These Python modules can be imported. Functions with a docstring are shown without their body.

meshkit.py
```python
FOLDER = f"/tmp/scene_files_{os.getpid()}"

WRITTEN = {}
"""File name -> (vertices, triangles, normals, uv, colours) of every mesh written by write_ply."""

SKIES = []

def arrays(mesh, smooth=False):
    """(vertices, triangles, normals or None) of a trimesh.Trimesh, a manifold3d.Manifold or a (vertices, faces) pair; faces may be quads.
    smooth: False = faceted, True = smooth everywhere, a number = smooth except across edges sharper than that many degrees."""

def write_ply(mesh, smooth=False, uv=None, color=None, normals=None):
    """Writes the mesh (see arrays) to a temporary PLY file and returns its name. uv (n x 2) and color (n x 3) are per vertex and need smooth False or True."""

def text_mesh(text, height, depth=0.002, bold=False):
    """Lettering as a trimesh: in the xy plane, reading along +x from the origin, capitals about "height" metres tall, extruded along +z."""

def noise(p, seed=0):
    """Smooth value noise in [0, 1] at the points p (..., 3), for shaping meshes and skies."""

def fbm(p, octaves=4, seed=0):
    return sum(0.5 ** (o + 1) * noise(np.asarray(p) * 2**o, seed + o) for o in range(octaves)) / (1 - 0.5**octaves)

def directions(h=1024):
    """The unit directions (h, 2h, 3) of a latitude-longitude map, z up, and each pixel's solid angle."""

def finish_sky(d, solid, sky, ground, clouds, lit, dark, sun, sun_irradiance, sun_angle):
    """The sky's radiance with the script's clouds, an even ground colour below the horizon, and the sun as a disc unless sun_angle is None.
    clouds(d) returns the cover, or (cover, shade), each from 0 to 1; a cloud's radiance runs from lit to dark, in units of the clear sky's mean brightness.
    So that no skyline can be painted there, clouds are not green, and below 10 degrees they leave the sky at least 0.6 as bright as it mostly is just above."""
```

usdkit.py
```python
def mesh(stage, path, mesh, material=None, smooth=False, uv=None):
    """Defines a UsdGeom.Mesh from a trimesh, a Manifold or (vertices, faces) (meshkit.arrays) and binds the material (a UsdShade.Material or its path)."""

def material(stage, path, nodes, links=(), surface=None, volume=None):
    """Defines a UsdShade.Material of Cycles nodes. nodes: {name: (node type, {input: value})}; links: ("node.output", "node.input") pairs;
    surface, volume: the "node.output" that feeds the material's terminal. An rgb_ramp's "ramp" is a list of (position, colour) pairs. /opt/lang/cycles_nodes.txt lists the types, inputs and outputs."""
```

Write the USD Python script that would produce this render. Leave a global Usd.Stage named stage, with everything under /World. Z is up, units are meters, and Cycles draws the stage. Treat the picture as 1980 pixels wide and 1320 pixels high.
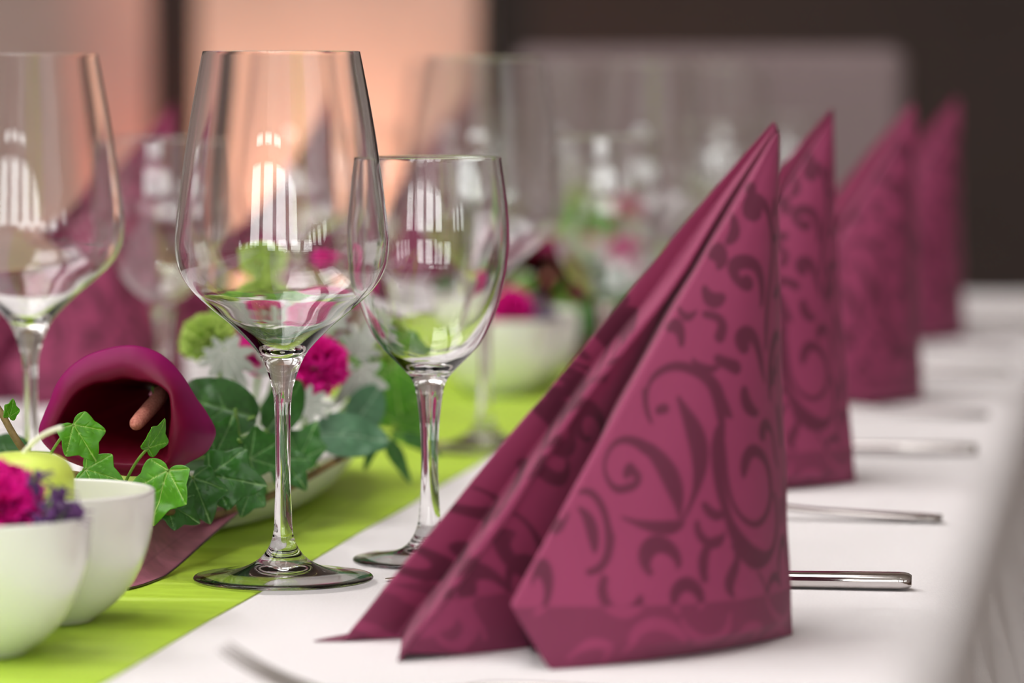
import math, random
import numpy as np
import trimesh
import usdkit, meshkit
from scipy.spatial import cKDTree
from scipy.interpolate import CubicSpline, PchipInterpolator
from pxr import Usd, UsdGeom, UsdLux, UsdShade, Gf, Sdf, Vt

random.seed(7)
rng = np.random.default_rng(7)
stage = Usd.Stage.CreateInMemory()
UsdGeom.SetStageUpAxis(stage, 'Z')
UsdGeom.SetStageMetersPerUnit(stage, 1.0)
UsdGeom.Xform.Define(stage, '/World')
UsdGeom.Scope.Define(stage, '/World/Looks')
V = lambda *a: np.array(a, float)

# ------------------------------------------------------------------ camera, light, exposure
TZ = 0.75                       # table height
CH = 0.227                      # camera above the table
FPX, HORIZON = 7500.0, 148.0
YAW, PITCH = math.radians(9.16), math.atan((660 - HORIZON) / FPX)
EYE = V(0, 0, TZ + CH)
FWH, RIGHT = V(-math.sin(YAW), math.cos(YAW), 0), V(math.cos(YAW), math.sin(YAW), 0)
FWD = FWH * math.cos(PITCH) - V(0, 0, math.sin(PITCH))
UP = FWH * math.sin(PITCH) + V(0, 0, math.cos(PITCH))
cam = UsdGeom.Camera.Define(stage, '/World/camera')
cam.AddTransformOp().Set(Gf.Matrix4d(*RIGHT, 0, *UP, 0, *(-FWD), 0, *EYE, 1))
cam.CreateHorizontalApertureAttr(36.0)
cam.CreateVerticalApertureAttr(24.0)
cam.CreateFocalLengthAttr(36.0 * FPX / 1980)
cam.CreateFStopAttr(5.6)
cam.CreateFocusDistanceAttr(1.735)
cam.CreateClippingRangeAttr((0.05, 200.0))
EXPOSURE = 0.0
cam.CreateExposureAttr(EXPOSURE)
WINDOW_L, SIDE_L, LAMP_L, SPOT_L, UPLIGHT_W = 6.6, 4.2, 5.15, 1500.0, 17.0          # daylight in the windows, ceiling lamps, orange uplights


def PD(px, py, d):
    """The point seen at a pixel of the photograph at depth d (metres along the floor)."""
    r = FWD + RIGHT * (px - 990) / FPX + UP * (660 - py) / FPX
    return EYE + r * d / (r @ FWH)


def PZ(px, py, z=0.0):
    """The point seen at a pixel at height z above the table."""
    r = FWD + RIGHT * (px - 990) / FPX + UP * (660 - py) / FPX
    return EYE + r * (z - CH) / r[2]


# ------------------------------------------------------------------ helpers
def lin(r, g, b):
    return tuple(((x / 255) / 12.92 if x <= 10 else ((x / 255 + 0.055) / 1.055) ** 2.4) for x in (r, g, b))


used = {}


def numbered(path):
    n = used.get(path, -1) + 1
    used[path] = n
    return path if n == 0 else f'{path}_{n:03d}'


def tag(prim, label=None, cat=None, group=None, kind=None):
    for k, v in (('label', label), ('category', cat), ('group', group), ('kind', kind)):
        if v:
            prim.SetCustomDataByKey(k, v)
    return prim


def thing(name, label, cat, loc=(0, 0, 0), rot=0.0, group=None, kind=None):
    x = UsdGeom.Xform.Define(stage, numbered('/World/' + name))
    x.AddTranslateOp().Set(Gf.Vec3d(*map(float, loc)))
    x.AddRotateZOp().Set(float(rot))
    return tag(x.GetPrim(), label, cat, group, kind)


def part(parent, name, mesh, m, smooth=35, label=None, kind=None, attrs=None, loc=None):
    path = numbered((str(parent.GetPath()) if parent else '/World') + '/' + name)
    g = usdkit.mesh(stage, path, mesh, m, smooth=smooth)
    for k, v in (attrs or {}).items():
        UsdGeom.PrimvarsAPI(g).CreatePrimvar(k, Sdf.ValueTypeNames.FloatArray, 'vertex').Set(Vt.FloatArray.FromNumpy(np.asarray(v, np.float32)))
    if loc is not None:
        g.AddTranslateOp().Set(Gf.Vec3d(*map(float, loc)))
    return tag(g.GetPrim(), label, kind=kind)


def single(name, label, cat, mesh, m, loc=(0, 0, 0), smooth=35, group=None, kind=None, attrs=None):
    return tag(part(None, name, mesh, m, smooth, attrs=attrs, loc=loc), label, cat, group, kind)


def copy(src, loc, label, rot=None):
    base = src.GetName()
    while base[-4:-3] == '_' and base[-3:].isdigit():
        base = base[:-4]
    was = src.GetCustomData()
    path = numbered('/World/' + base)
    x = (UsdGeom.Mesh if src.IsA(UsdGeom.Mesh) else UsdGeom.Xform).Define(stage, path)
    x.GetPrim().GetReferences().AddInternalReference(src.GetPath())
    x.GetPrim().GetAttribute('xformOp:translate').Set(Gf.Vec3d(*map(float, loc)))
    if rot is not None:
        x.GetPrim().GetAttribute('xformOp:rotateZ').Set(float(rot))
    x.GetPrim().SetInstanceable(not src.IsA(UsdGeom.Mesh))
    return tag(x.GetPrim(), label, was.get('category'), was.get('group'))


def at(prim):
    return np.array(prim.GetAttribute('xformOp:translate').Get())


def M(name, nodes, links=(), surface='p.BSDF'):
    return usdkit.material(stage, '/World/Looks/' + name, nodes, links, surface=surface)


def plain(name, rgb, rough=0.5, **k):
    return M(name, {'p': ('principled_bsdf', {'base_color': lin(*rgb), 'roughness': rough, **k})})


def mottled(name, a, b, scale=30.0, rough=0.5, bump=0.0, bscale=None, stretch=(1, 1, 1), **k):
    n = {'tc': ('geometry', {}), 'mp': ('mapping', {'scale': stretch}), 'n': ('noise_texture', {'scale': scale, 'detail': 4.0}),
         'r': ('rgb_ramp', {'ramp': [(0.3, lin(*a)), (0.7, lin(*b))]}), 'p': ('principled_bsdf', {'roughness': rough, **k})}
    l = [('tc.position', 'mp.vector'), ('mp.vector', 'n.vector'), ('n.fac', 'r.fac'), ('r.color', 'p.base_color')]
    if bump:
        n['n2'] = ('noise_texture', {'scale': bscale or scale, 'detail': 3.0})
        n['b'] = ('bump', {'strength': bump, 'distance': 0.001})
        l += [('mp.vector', 'n2.vector'), ('n2.fac', 'b.height'), ('b.normal', 'p.normal')]
    return M(name, n, l)


def by_attr(name, attr, stops, rough=0.5, bump=0.0, translucent=0.0, noise=0.0, nscale=300.0, **k):
    """Colour along a ramp by a value stored on the mesh (damask print, leaf veins)."""
    n = {'a': ('attribute', {'attribute': attr}), 'r': ('rgb_ramp', {'ramp': [(p, lin(*c)) for p, c in stops]}), 'p': ('principled_bsdf', {'roughness': rough, **k})}
    l = [('a.fac', 'r.fac')]
    col = 'r.color'
    if noise:
        n['g'] = ('geometry', {})
        n['nz'] = ('noise_texture', {'scale': nscale, 'detail': 3.0})
        n['nm'] = ('map_range', {'from_min': 0.3, 'from_max': 0.7, 'to_min': 1 - noise, 'to_max': 1 + noise})
        n['hs'] = ('hsv', {})
        l += [('g.position', 'nz.vector'), ('nz.fac', 'nm.value'), ('nm.result', 'hs.value'), ('r.color', 'hs.color')]
        col = 'hs.color'
    l.append((col, 'p.base_color'))
    if bump:
        n['b'] = ('bump', {'strength': abs(bump), 'distance': 0.0006, 'invert': bump < 0})
        l += [('a.fac', 'b.height'), ('b.normal', 'p.normal')]
    if translucent:
        n['t'] = ('translucent_bsdf', {})
        n['m'] = ('mix_closure', {'fac': translucent})
        l += [(col, 't.color'), ('p.BSDF', 'm.closure1'), ('t.BSDF', 'm.closure2')]
        return M(name, n, l, 'm.closure')
    return M(name, n, l)


# ------------------------------------------------------------------ mesh tools
def grid_faces(n, m, wrap=False):
    i, j = np.meshgrid(np.arange(n - 1), np.arange(m if wrap else m - 1), indexing='ij')
    a, b = i * m + j, i * m + (j + 1) % m
    q = np.stack([a, b, b + m, a + m], -1).reshape(-1, 4)
    return np.vstack([q[:, [0, 1, 2]], q[:, [0, 2, 3]]])


def lathe(prof, n=72, sx=1.0, sy=1.0):
    """Closed revolved profile of (radius, z), from the axis round to the axis."""
    p = np.asarray(prof, float).copy()
    p[:, 0] = np.maximum(p[:, 0], 1e-6)
    a = np.arange(n) * 2 * np.pi / n
    v = np.stack([p[:, :1] * np.cos(a) * sx, p[:, :1] * np.sin(a) * sy, np.repeat(p[:, 1:], n, 1)], -1).reshape(-1, 3)
    m = trimesh.Trimesh(v, grid_faces(len(p), n, True), process=False)
    if m.volume < 0:
        m.invert()
    return m


def pieces(m, n, cuts):
    """A revolved mesh parted at rows of its profile; the pieces together stay one closed surface."""
    row = m.faces.min(axis=1) // n
    out = []
    for a, b in zip([0] + cuts, cuts + [10 ** 6]):
        q = trimesh.Trimesh(m.vertices, m.faces[(row >= a) & (row < b)], process=False)
        q.remove_unreferenced_vertices()
        out.append(q)
    return out


def spline(pts, n):
    p = np.asarray(pts, float)
    t = np.r_[0, np.cumsum(np.linalg.norm(np.diff(p, axis=0), axis=1) ** 0.7)]
    return CubicSpline(t, p)(np.linspace(0, t[-1], n))


def tube(points, radii, sides=10, n=None, caps=True):
    p = spline(points, n) if n else np.asarray(points, float)
    r = np.interp(np.linspace(0, 1, len(p)), np.linspace(0, 1, len(np.atleast_1d(radii))), np.atleast_1d(radii)) if np.ndim(radii) else np.full(len(p), radii)
    t = np.gradient(p, axis=0)
    t /= np.linalg.norm(t, axis=1, keepdims=True) + 1e-12
    a = np.cross(t[0], V(0, 0, 1) if abs(t[0, 2]) < 0.9 else V(1, 0, 0))
    rows = []
    for k in range(len(p)):
        a = a - (a @ t[k]) * t[k]
        a /= np.linalg.norm(a)
        b = np.cross(t[k], a)
        ang = np.arange(sides) * 2 * np.pi / sides
        rows.append(p[k] + r[k] * (np.cos(ang)[:, None] * a + np.sin(ang)[:, None] * b))
    v = np.vstack(rows)
    f = grid_faces(len(p), sides, True)
    if caps:
        v = np.vstack([v, p[0], p[-1]])
        n0, n1, last = len(v) - 2, len(v) - 1, (len(p) - 1) * sides
        f = np.vstack([f, [[n0, (j + 1) % sides, j] for j in range(sides)], [[n1, last + j, last + (j + 1) % sides] for j in range(sides)]])
    return trimesh.Trimesh(v, f, process=False)


def box(x0, x1, y0, y1, z0, z1):
    m = trimesh.creation.box([x1 - x0, y1 - y0, z1 - z0])
    m.apply_translation([(x0 + x1) / 2, (y0 + y1) / 2, (z0 + z1) / 2])
    return m


def rbox(x0, x1, y0, y1, z0, z1, r=0.01, seg=8):
    import manifold3d as m3
    s = m3.Manifold.sphere(r, seg * 4)
    pts = [s.translate((x, y, z)) for x in (x0 + r, x1 - r) for y in (y0 + r, y1 - r) for z in (z0 + r, z1 - r)]
    h = m3.Manifold.batch_hull(pts).to_mesh()
    return trimesh.Trimesh(h.vert_properties[:, :3], h.tri_verts, process=False)


def loft(stations, sides=20, power=2.6):
    """Rounded bar through stations (x, y, z, width, height), running along x."""
    st = np.asarray(stations, float)
    ang = np.arange(sides) * 2 * np.pi / sides
    c, s = np.cos(ang), np.sin(ang)
    ring = np.stack([np.sign(c) * np.abs(c) ** (2 / power), np.sign(s) * np.abs(s) ** (2 / power)], 1)
    rows = [np.stack([np.full(sides, x), y + ring[:, 0] * w / 2, z + ring[:, 1] * h / 2], 1) for x, y, z, w, h in st]
    v = np.vstack(rows + [st[0, :3], st[-1, :3]])
    f, last = grid_faces(len(st), sides, True), (len(st) - 1) * sides
    f = np.vstack([f, [[len(v) - 2, (j + 1) % sides, j] for j in range(sides)], [[len(v) - 1, last + j, last + (j + 1) % sides] for j in range(sides)]])
    m = trimesh.Trimesh(v, f, process=False)
    if m.volume < 0:
        m.invert()
    return m


def resample(st, n):
    st = np.asarray(st, float)
    x = np.linspace(0, 1, len(st))
    return PchipInterpolator(x, st)(np.linspace(0, 1, n))


def shell(v, f, nrm, th):
    """A sheet given thickness: the sheet, its back, and its rim."""
    n = len(v)
    v2 = np.vstack([v + nrm * th / 2, v - nrm * th / 2])
    e = np.vstack([f[:, [0, 1]], f[:, [1, 2]], f[:, [2, 0]]])
    keys = {}
    for a, b in e:
        keys[(min(a, b), max(a, b))] = None if (min(a, b), max(a, b)) in keys else (a, b)
    rim = [k for k in keys.values() if k]
    side = [[a, a + n, b + n] for a, b in rim] + [[a, b + n, b] for a, b in rim]
    return v2, np.vstack([f, f[:, ::-1] + n, side])


def vnormals(v, f):
    n, c = np.zeros_like(v), np.cross(v[f[:, 1]] - v[f[:, 0]], v[f[:, 2]] - v[f[:, 0]])
    for k in range(3):
        np.add.at(n, f[:, k], c)
    return n / (np.linalg.norm(n, axis=1, keepdims=True) + 1e-15)

# ------------------------------------------------------------------ materials
GLASS = M('glass', {'p': ('principled_bsdf', {'base_color': (1, 1, 1), 'roughness': 0.0, 'ior': 1.5, 'transmission_weight': 1.0})})
THIN = M('thin_glass', {'lw': ('layer_weight', {'blend': 0.5}), 'pw': ('math', {'math_type': 'power', 'value2': 3.5}),
                        'ma': ('math', {'math_type': 'multiply_add', 'value2': 0.8, 'value3': 0.10}),
                        't': ('transparent_bsdf', {'color': (0.97, 0.975, 0.97)}), 'g': ('glossy_bsdf', {'color': (1, 1, 1), 'roughness': 0.0}), 'm': ('mix_closure', {})},
         [('lw.facing', 'pw.value1'), ('pw.value', 'ma.value1'), ('ma.value', 'm.fac'), ('t.BSDF', 'm.closure1'), ('g.BSDF', 'm.closure2')], 'm.closure')
LINEN = mottled('white_linen', (230, 226, 228), (238, 235, 236), 900, 0.9, bump=0.12, bscale=1400)
PORCELAIN = plain('white_porcelain', (236, 236, 231), 0.18, coat_weight=0.3)
STEEL = plain('polished_steel', (205, 200, 198), 0.08, metallic=1.0)
TABLEWOOD = mottled('table_wood', (120, 85, 55), (150, 110, 75), 20, 0.5, stretch=(6, 1, 1))
RUNNER = M('lime_satin', {'g': ('geometry', {}), 'mp': ('mapping', {'scale': (0.35, 2.2, 1.0), 'rotation': (0, 0, 0.25)}), 'n': ('noise_texture', {'scale': 26.0, 'detail': 5.0, 'distortion': 0.6}),
                          'r': ('rgb_ramp', {'ramp': [(0.36, lin(172, 206, 46)), (0.56, lin(184, 218, 62)), (0.7, lin(202, 230, 100))]}),
                          'n2': ('noise_texture', {'scale': 1500.0}), 'b': ('bump', {'strength': 0.1, 'distance': 0.0005}),
                          'p': ('principled_bsdf', {'roughness': 0.55})},
           [('g.position', 'mp.vector'), ('mp.vector', 'n.vector'), ('n.fac', 'r.fac'), ('r.color', 'p.base_color'), ('g.position', 'n2.vector'), ('n2.fac', 'b.height'), ('b.normal', 'p.normal')])
DAMASK = by_attr('burgundy_damask', 'weave', [(0.0, (144, 48, 90)), (1.0, (94, 20, 54))], 0.72, noise=0.05, nscale=2500, sheen_weight=0.1)
CHAIRCLOTH = mottled('mauve_grey_fabric', (132, 116, 118), (144, 127, 128), 300, 0.9)
DARKWALL = mottled('dark_brown_wall', (68, 57, 54), (76, 64, 60), 3, 0.75)
PLASTER = mottled('pale_plaster', (206, 200, 194), (214, 207, 202), 5, 0.9)
GREYWALL = mottled('grey_plaster', (196, 186, 182), (206, 196, 192), 4, 0.9)
FLOORING = mottled('brown_floorboards', (92, 70, 56), (112, 86, 68), 6, 0.5, stretch=(1, 8, 1))
CEILING = plain('white_ceiling', (232, 230, 226), 0.9)
FRAME = plain('dark_window_frame', (44, 36, 33), 0.6)
BLACKMETAL = plain('black_metal', (26, 25, 26), 0.4)


def glow(name, rgb, strength):
    return M(name, {'e': ('emission', {'color': rgb, 'strength': strength})}, surface='e.emission')


DAYPANE = glow('daylit_window', (0.97, 1.0, 0.97), WINDOW_L)
SIDEPANE = glow('shaded_window', (0.97, 1.0, 0.97), SIDE_L)
LAMPGLOW = glow('ceiling_lamp_glow', (1.0, 0.965, 0.95), LAMP_L)
SPOTGLOW = glow('spot_glow', (1.0, 0.96, 0.92), SPOT_L)
UPGLOW = glow('orange_uplight_glow', (1.0, 0.32, 0.14), 60.0)

# ------------------------------------------------------------------ the room
X0, X1, Y0, Y1, CZ = -5.2, 4.6, -4.6, 8.6, 4.2


def struct(name, mesh, m, label, cat, **k):
    return single(name, label, cat, mesh, m, kind='structure', **k)


def xat(px, y):                       # world x on the plane Y = y seen at picture column px
    r = FWD + RIGHT * (px - 990) / FPX
    return r[0] * y / r[1]


struct('floor', box(X0 - .2, X1 + .2, Y0 - .2, Y1 + .2, -.1, 0), FLOORING, 'brown board floor of the banquet hall', 'floor')
struct('ceiling', box(X0 - .2, X1 + .2, Y0 - .2, Y1 + .2, CZ, CZ + .1), CEILING, 'white ceiling of the banquet hall', 'ceiling')
xg, xs, xd = xat(296, Y1), xat(386, 8.42), xat(922, 8.42)
struct('wall_back', box(xd - .1, X1, Y1, Y1 + .12, 1.5, CZ), PLASTER, 'pale plaster upper part of the back wall', 'wall')
struct('wainscot', box(xd - .1, X1, Y1 - .02, Y1 + .12, 0, 1.5), DARKWALL, 'dark brown panelling on the back wall behind the far napkins', 'wall')
struct('trim_1', box(xg, xs + .12, Y1 - .01, Y1 + .12, 0, CZ), FRAME, 'dark vertical wood strip left of the orange lit pillar', 'trim')
struct('wall_left_section', box(X0, xg, Y1, Y1 + .12, 0, CZ), GREYWALL, 'grey plaster back wall at the far left of the view', 'wall')
struct('pillar', box(xs, xd, 8.42, Y1 + .12, 0, CZ), PLASTER, 'pale plaster pillar washed by orange uplight behind the front glasses', 'pillar')
struct('wall_left', box(X0 - .12, X0, Y0, Y1, 0, CZ), GREYWALL, 'grey plaster wall on the left side of the hall', 'wall')


def pierced(along, thick, holes, plane):
    """A wall with window openings cut through it."""
    import manifold3d as m3
    def cube(a0, a1, b0, b1, z0, z1):
        c = (a0, a1, b0, b1) if plane == 'y' else (b0, b1, a0, a1)
        return m3.Manifold.cube((c[1] - c[0], c[3] - c[2], z1 - z0)).translate((c[0], c[2], z0))
    w = cube(along[0], along[1], thick[0], thick[1], 0, CZ)
    for h0, h1, z0, z1 in holes:
        w -= cube(h0, h1, thick[0] - 1, thick[1] + 1, z0, z1)
    m = w.to_mesh()
    return trimesh.Trimesh(m.vert_properties[:, :3], m.tri_verts, process=False)


front = [(-2.95 + k * 1.62, -2.95 + k * 1.62 + 1.28, 0.95, 2.62) for k in range(4)]
side = [(-4.1 + k * 0.86, -4.1 + k * 0.86 + 0.62, 0.95, 1.95) for k in range(4)]
upper = [(-2.5 + k * 1.22, -2.5 + k * 1.22 + 1.0, 2.76, 3.0) for k in range(3)]
struct('wall_front', pierced((X0, X1), (Y0 - .12, Y0), front + upper, 'y'), GREYWALL, 'window wall behind the camera', 'wall')
struct('wall_right', pierced((Y0, Y1), (X1, X1 + .12), side, 'x'), GREYWALL, 'grey plaster wall on the right side of the hall', 'wall')
for k, (a, b, z0, z1) in enumerate(front + side + upper):
    y = k < 4 or k > 7
    w = thing(f'window_{k + 1}', f'{["tall daylit window behind the camera", "low daylit window in the right wall", "small upper window behind the camera"][k // 4]}, dark frame, number {k % 4 + 1} of its row', 'window',
              ((a + b) / 2, Y0 - .06, z0) if y else (X1 + .06, (a + b) / 2, z0), 0 if y else 90, kind='structure')
    hw, hh, t = (b - a) / 2, z1 - z0, .05
    for q in (box(-hw, -hw + t, -.04, .04, 0, hh), box(hw - t, hw, -.04, .04, 0, hh), box(-hw + t, hw - t, -.04, .04, 0, t), box(-hw + t, hw - t, -.04, .04, hh - t, hh)):
        part(w, 'frame', q, FRAME, False)
    part(w, 'pane', box(-hw + t, hw - t, -.006, .006, t, hh - t), SIDEPANE if 4 <= k < 8 else DAYPANE, False)

for k, (x, y, txt) in enumerate([(-3.2, .3, 'nearest the window wall, left row'), (-1.2, .3, 'nearest the window wall, right row'), (-3.2, 2.3, 'left above the middle of the table'), (-1.2, 2.3, 'right above the middle of the table')]):
    l = thing('ceiling_panel_lamp', 'square white ceiling panel lamp ' + txt, 'lamp', (x, y, CZ))
    part(l, 'housing', rbox(-.84, .84, -.84, .84, -.06, 0, .01), CEILING)
    part(l, 'diffuser', box(-.8, .8, -.8, .8, -.064, -.0602), LAMPGLOW, False)
for k, (x, y, txt) in enumerate([(-1.7, -2.6, 'closest to the window wall'), (.5, -.4, 'right of the table end'), (-2.2, .1, 'left of the table end')]):
    l = thing('ceiling_spot', 'small round ceiling spotlight ' + txt, 'lamp', (x, y, CZ))
    part(l, 'housing', lathe([(0, 0), (.075, 0), (.08, -.01), (.08, -.09), (.072, -.095), (.065, -.08), (0, -.08)], 40), BLACKMETAL)
    part(l, 'lens', lathe([(0, -.0802), (.034, -.0802), (.034, -.088), (0, -.088)], 40), SPOTGLOW)

for k, (px, yy, txt, pw, cone, tilt) in enumerate([(520, 8.12, 'left foot of the pale pillar', 1.0, 30, 14), (700, 8.12, 'middle of the pale pillar', .12, 30, 14), (288, 8.48, 'grey back wall', .7, 16, 6)]):
    x = xat(px, yy)
    u = thing('uplight', f'small black floor uplight with orange lens at the {txt}', 'lamp', (x, yy, 0))
    part(u, 'housing', lathe([(0, 0), (.08, 0), (.085, .01), (.085, .12), (.075, .125), (.07, .11), (0, .11)], 32), BLACKMETAL)
    part(u, 'lens', lathe([(0, .1102), (.068, .1102), (.068, .116), (0, .116)], 32), UPGLOW)
    d = UsdLux.SphereLight.Define(stage, f'{u.GetPath()}/beam')
    d.CreateRadiusAttr(.05)
    d.CreateColorAttr(Gf.Vec3f(1.0, 0.43, 0.26) if pw != .7 else Gf.Vec3f(1.0, .16, .08))
    d.CreateIntensityAttr(UPLIGHT_W * pw * 40)
    s = UsdLux.ShapingAPI.Apply(d.GetPrim())
    s.CreateShapingConeAngleAttr(cone)
    s.CreateShapingConeSoftnessAttr(.6)
    d.AddTranslateOp().Set(Gf.Vec3d(0, 0, .2))
    d.AddRotateXOp().Set(180.0 - tilt)                   # shines up, tipped to the wall

# ------------------------------------------------------------------ the table
TX0, TX1, TY0, TY1 = -0.862, -0.070, 0.62, 4.14
tb = thing('banquet_table', 'long banquet table hidden under the white cloth', 'table', ((TX0 + TX1) / 2, (TY0 + TY1) / 2, 0))
hx, hy = (TX1 - TX0) / 2 - .024, (TY1 - TY0) / 2 - .024
part(tb, 'tabletop', rbox(-hx, hx, -hy, hy, TZ - .032, TZ - .0012, .006), TABLEWOOD)
for sx in (-1, 1):
    for sy in (-1, 1):
        part(tb, 'leg', rbox(sx * (hx - .06) - .022, sx * (hx - .06) + .022, sy * (hy - .1) - .022, sy * (hy - .1) + .022, 0, TZ - .032, .004), TABLEWOOD)


def tablecloth():
    OV, R = 0.36, 0.027
    def axis(a0, a1, inner):
        e = np.r_[np.linspace(-OV, -.05, 18), np.linspace(-.045, .03, 16)]
        return np.r_[a0 + e, np.linspace(a0 + .04, a1 - .04, inner), a1 - e[::-1]]
    ax, ay = axis(TX0 + R, TX1 - R, 24), axis(TY0 + R, TY1 - R, 420)
    A, B = np.meshgrid(ax, ay, indexing='ij')
    cx, cy = np.clip(A, TX0 + R, TX1 - R), np.clip(B, TY0 + R, TY1 - R)
    ex, ey = A - cx, B - cy
    L = np.hypot(ex, ey)
    n = np.stack([ex, ey], -1) / np.maximum(L, 1e-9)[..., None]
    phi = np.minimum(L / R, np.pi / 2)
    rest = np.maximum(L - R * np.pi / 2, 0)
    s = cx + cy + np.arctan2(n[..., 1], n[..., 0]) * .25
    fold = np.sin(s * 46 + 1.3 * np.sin(s * 9.1)) + .45 * np.sin(s * 83 + 2.0 + 1.1 * np.sin(s * 5.3))
    amp = .055 * np.minimum(rest, .16) + .035 * rest
    h = R * np.sin(phi) + rest * .10 + amp * (fold + 1.45)
    z = -R * (1 - np.cos(phi)) - rest * .985
    v = np.stack([cx + n[..., 0] * h, cy + n[..., 1] * h, TZ + z], -1).reshape(-1, 3)
    soft = meshkit.fbm(v * V(11, 5, 0) + 3, 3, 4) - .5
    border = np.clip(((v[:, 0] - (TX1 - .11)) / .06), 0, 1)
    v[:, 2] += np.minimum(border * soft * .0025, 0) 
    f = grid_faces(len(ax), len(ay))
    nrm = vnormals(v, f)
    if nrm[:, 2].sum() < 0:
        f, nrm = f[:, ::-1], -nrm
    return shell(v - nrm * .0005, f, nrm, .001)


single('tablecloth', 'white cloth over the long banquet table with folds hanging down on the right', 'tablecloth', tablecloth(), LINEN, smooth=40)


def runner():
    y = np.linspace(TY0 - .001, TY1 + .001, 700)
    x = np.linspace(-.585, -.3805, 26)
    A, B = np.meshgrid(x, y, indexing='ij')
    edge = .0011 * (meshkit.noise(np.stack([B * 9, B * 0, B * 0], -1), 3) - .5) * 2
    v = np.stack([A + edge, B, np.full_like(A, TZ + .0004)], -1).reshape(-1, 3)
    v[:, 2] += .0007 * meshkit.fbm(v * V(14, 25, 0), 3, 9) * np.clip(np.minimum(v[:, 0] + .585, -.3805 - v[:, 0]) / .012, 0, 1)
    f = grid_faces(len(x), len(y))
    nrm = vnormals(v, f)
    if nrm[:, 2].sum() < 0:
        f, nrm = f[:, ::-1], -nrm
    return shell(v, f, nrm, .0007)


single('table_runner', 'lime green satin runner along the middle of the white table', 'table runner', runner(), RUNNER, smooth=40)
TOP = TZ + .0002
RTOP = TZ + .0016

# ------------------------------------------------------------------ wine glasses
BIG_OUT = [(35.1, 236.4), (39.0, 216.4), (42.9, 193.3), (46.0, 170.2), (47.9, 151.7), (47.7, 147), (46.5, 140.6), (42.3, 132.5), (37.4, 127), (30, 120.5), (22.2, 114), (15.7, 107.6), (10.9, 102), (7.7, 95.6), (4.7, 85.9), (3.6, 74.6), (3.45, 58), (3.5, 40.9), (3.9, 31.6), (4.8, 19.4), (7.4, 13.4), (11, 9.4), (18, 5.6), (29, 3.0), (39.8, 1.9)]
BIG_IN = [(34.4, 236.4), (38.2, 216.4), (42.1, 193.3), (45.2, 170.2), (47.0, 151.7), (46.7, 147), (45.4, 140.6), (41.0, 132), (35.6, 126.3), (28, 120.2), (20, 113.8), (12.6, 107.8), (7.6, 104), (3.6, 102.0), (0, 101.4)]
SMALL_OUT = [(33.5, 189.2), (36.0, 172), (37.4, 155.2), (36.5, 138.3), (34.5, 128.6), (31.0, 116.8), (25.3, 104.5), (19.8, 97.7), (12.6, 90.6), (8.8, 86.2), (7.0, 82.3), (5.6, 74), (4.6, 65), (4.1, 54.8), (4.1, 37), (4.9, 23.2), (6.3, 15.2), (11.5, 7.2), (18, 4.4), (27, 2.8), (35, 1.9)]
SMALL_IN = [(32.8, 189.2), (35.2, 172), (36.5, 155.2), (35.5, 138.3), (33.4, 128.6), (29.7, 116.8), (23.6, 104.7), (17.6, 98), (11, 93.2), (7.5, 91.4), (6.6, 90.6), (3, 90.2), (0, 90.2)]


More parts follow.
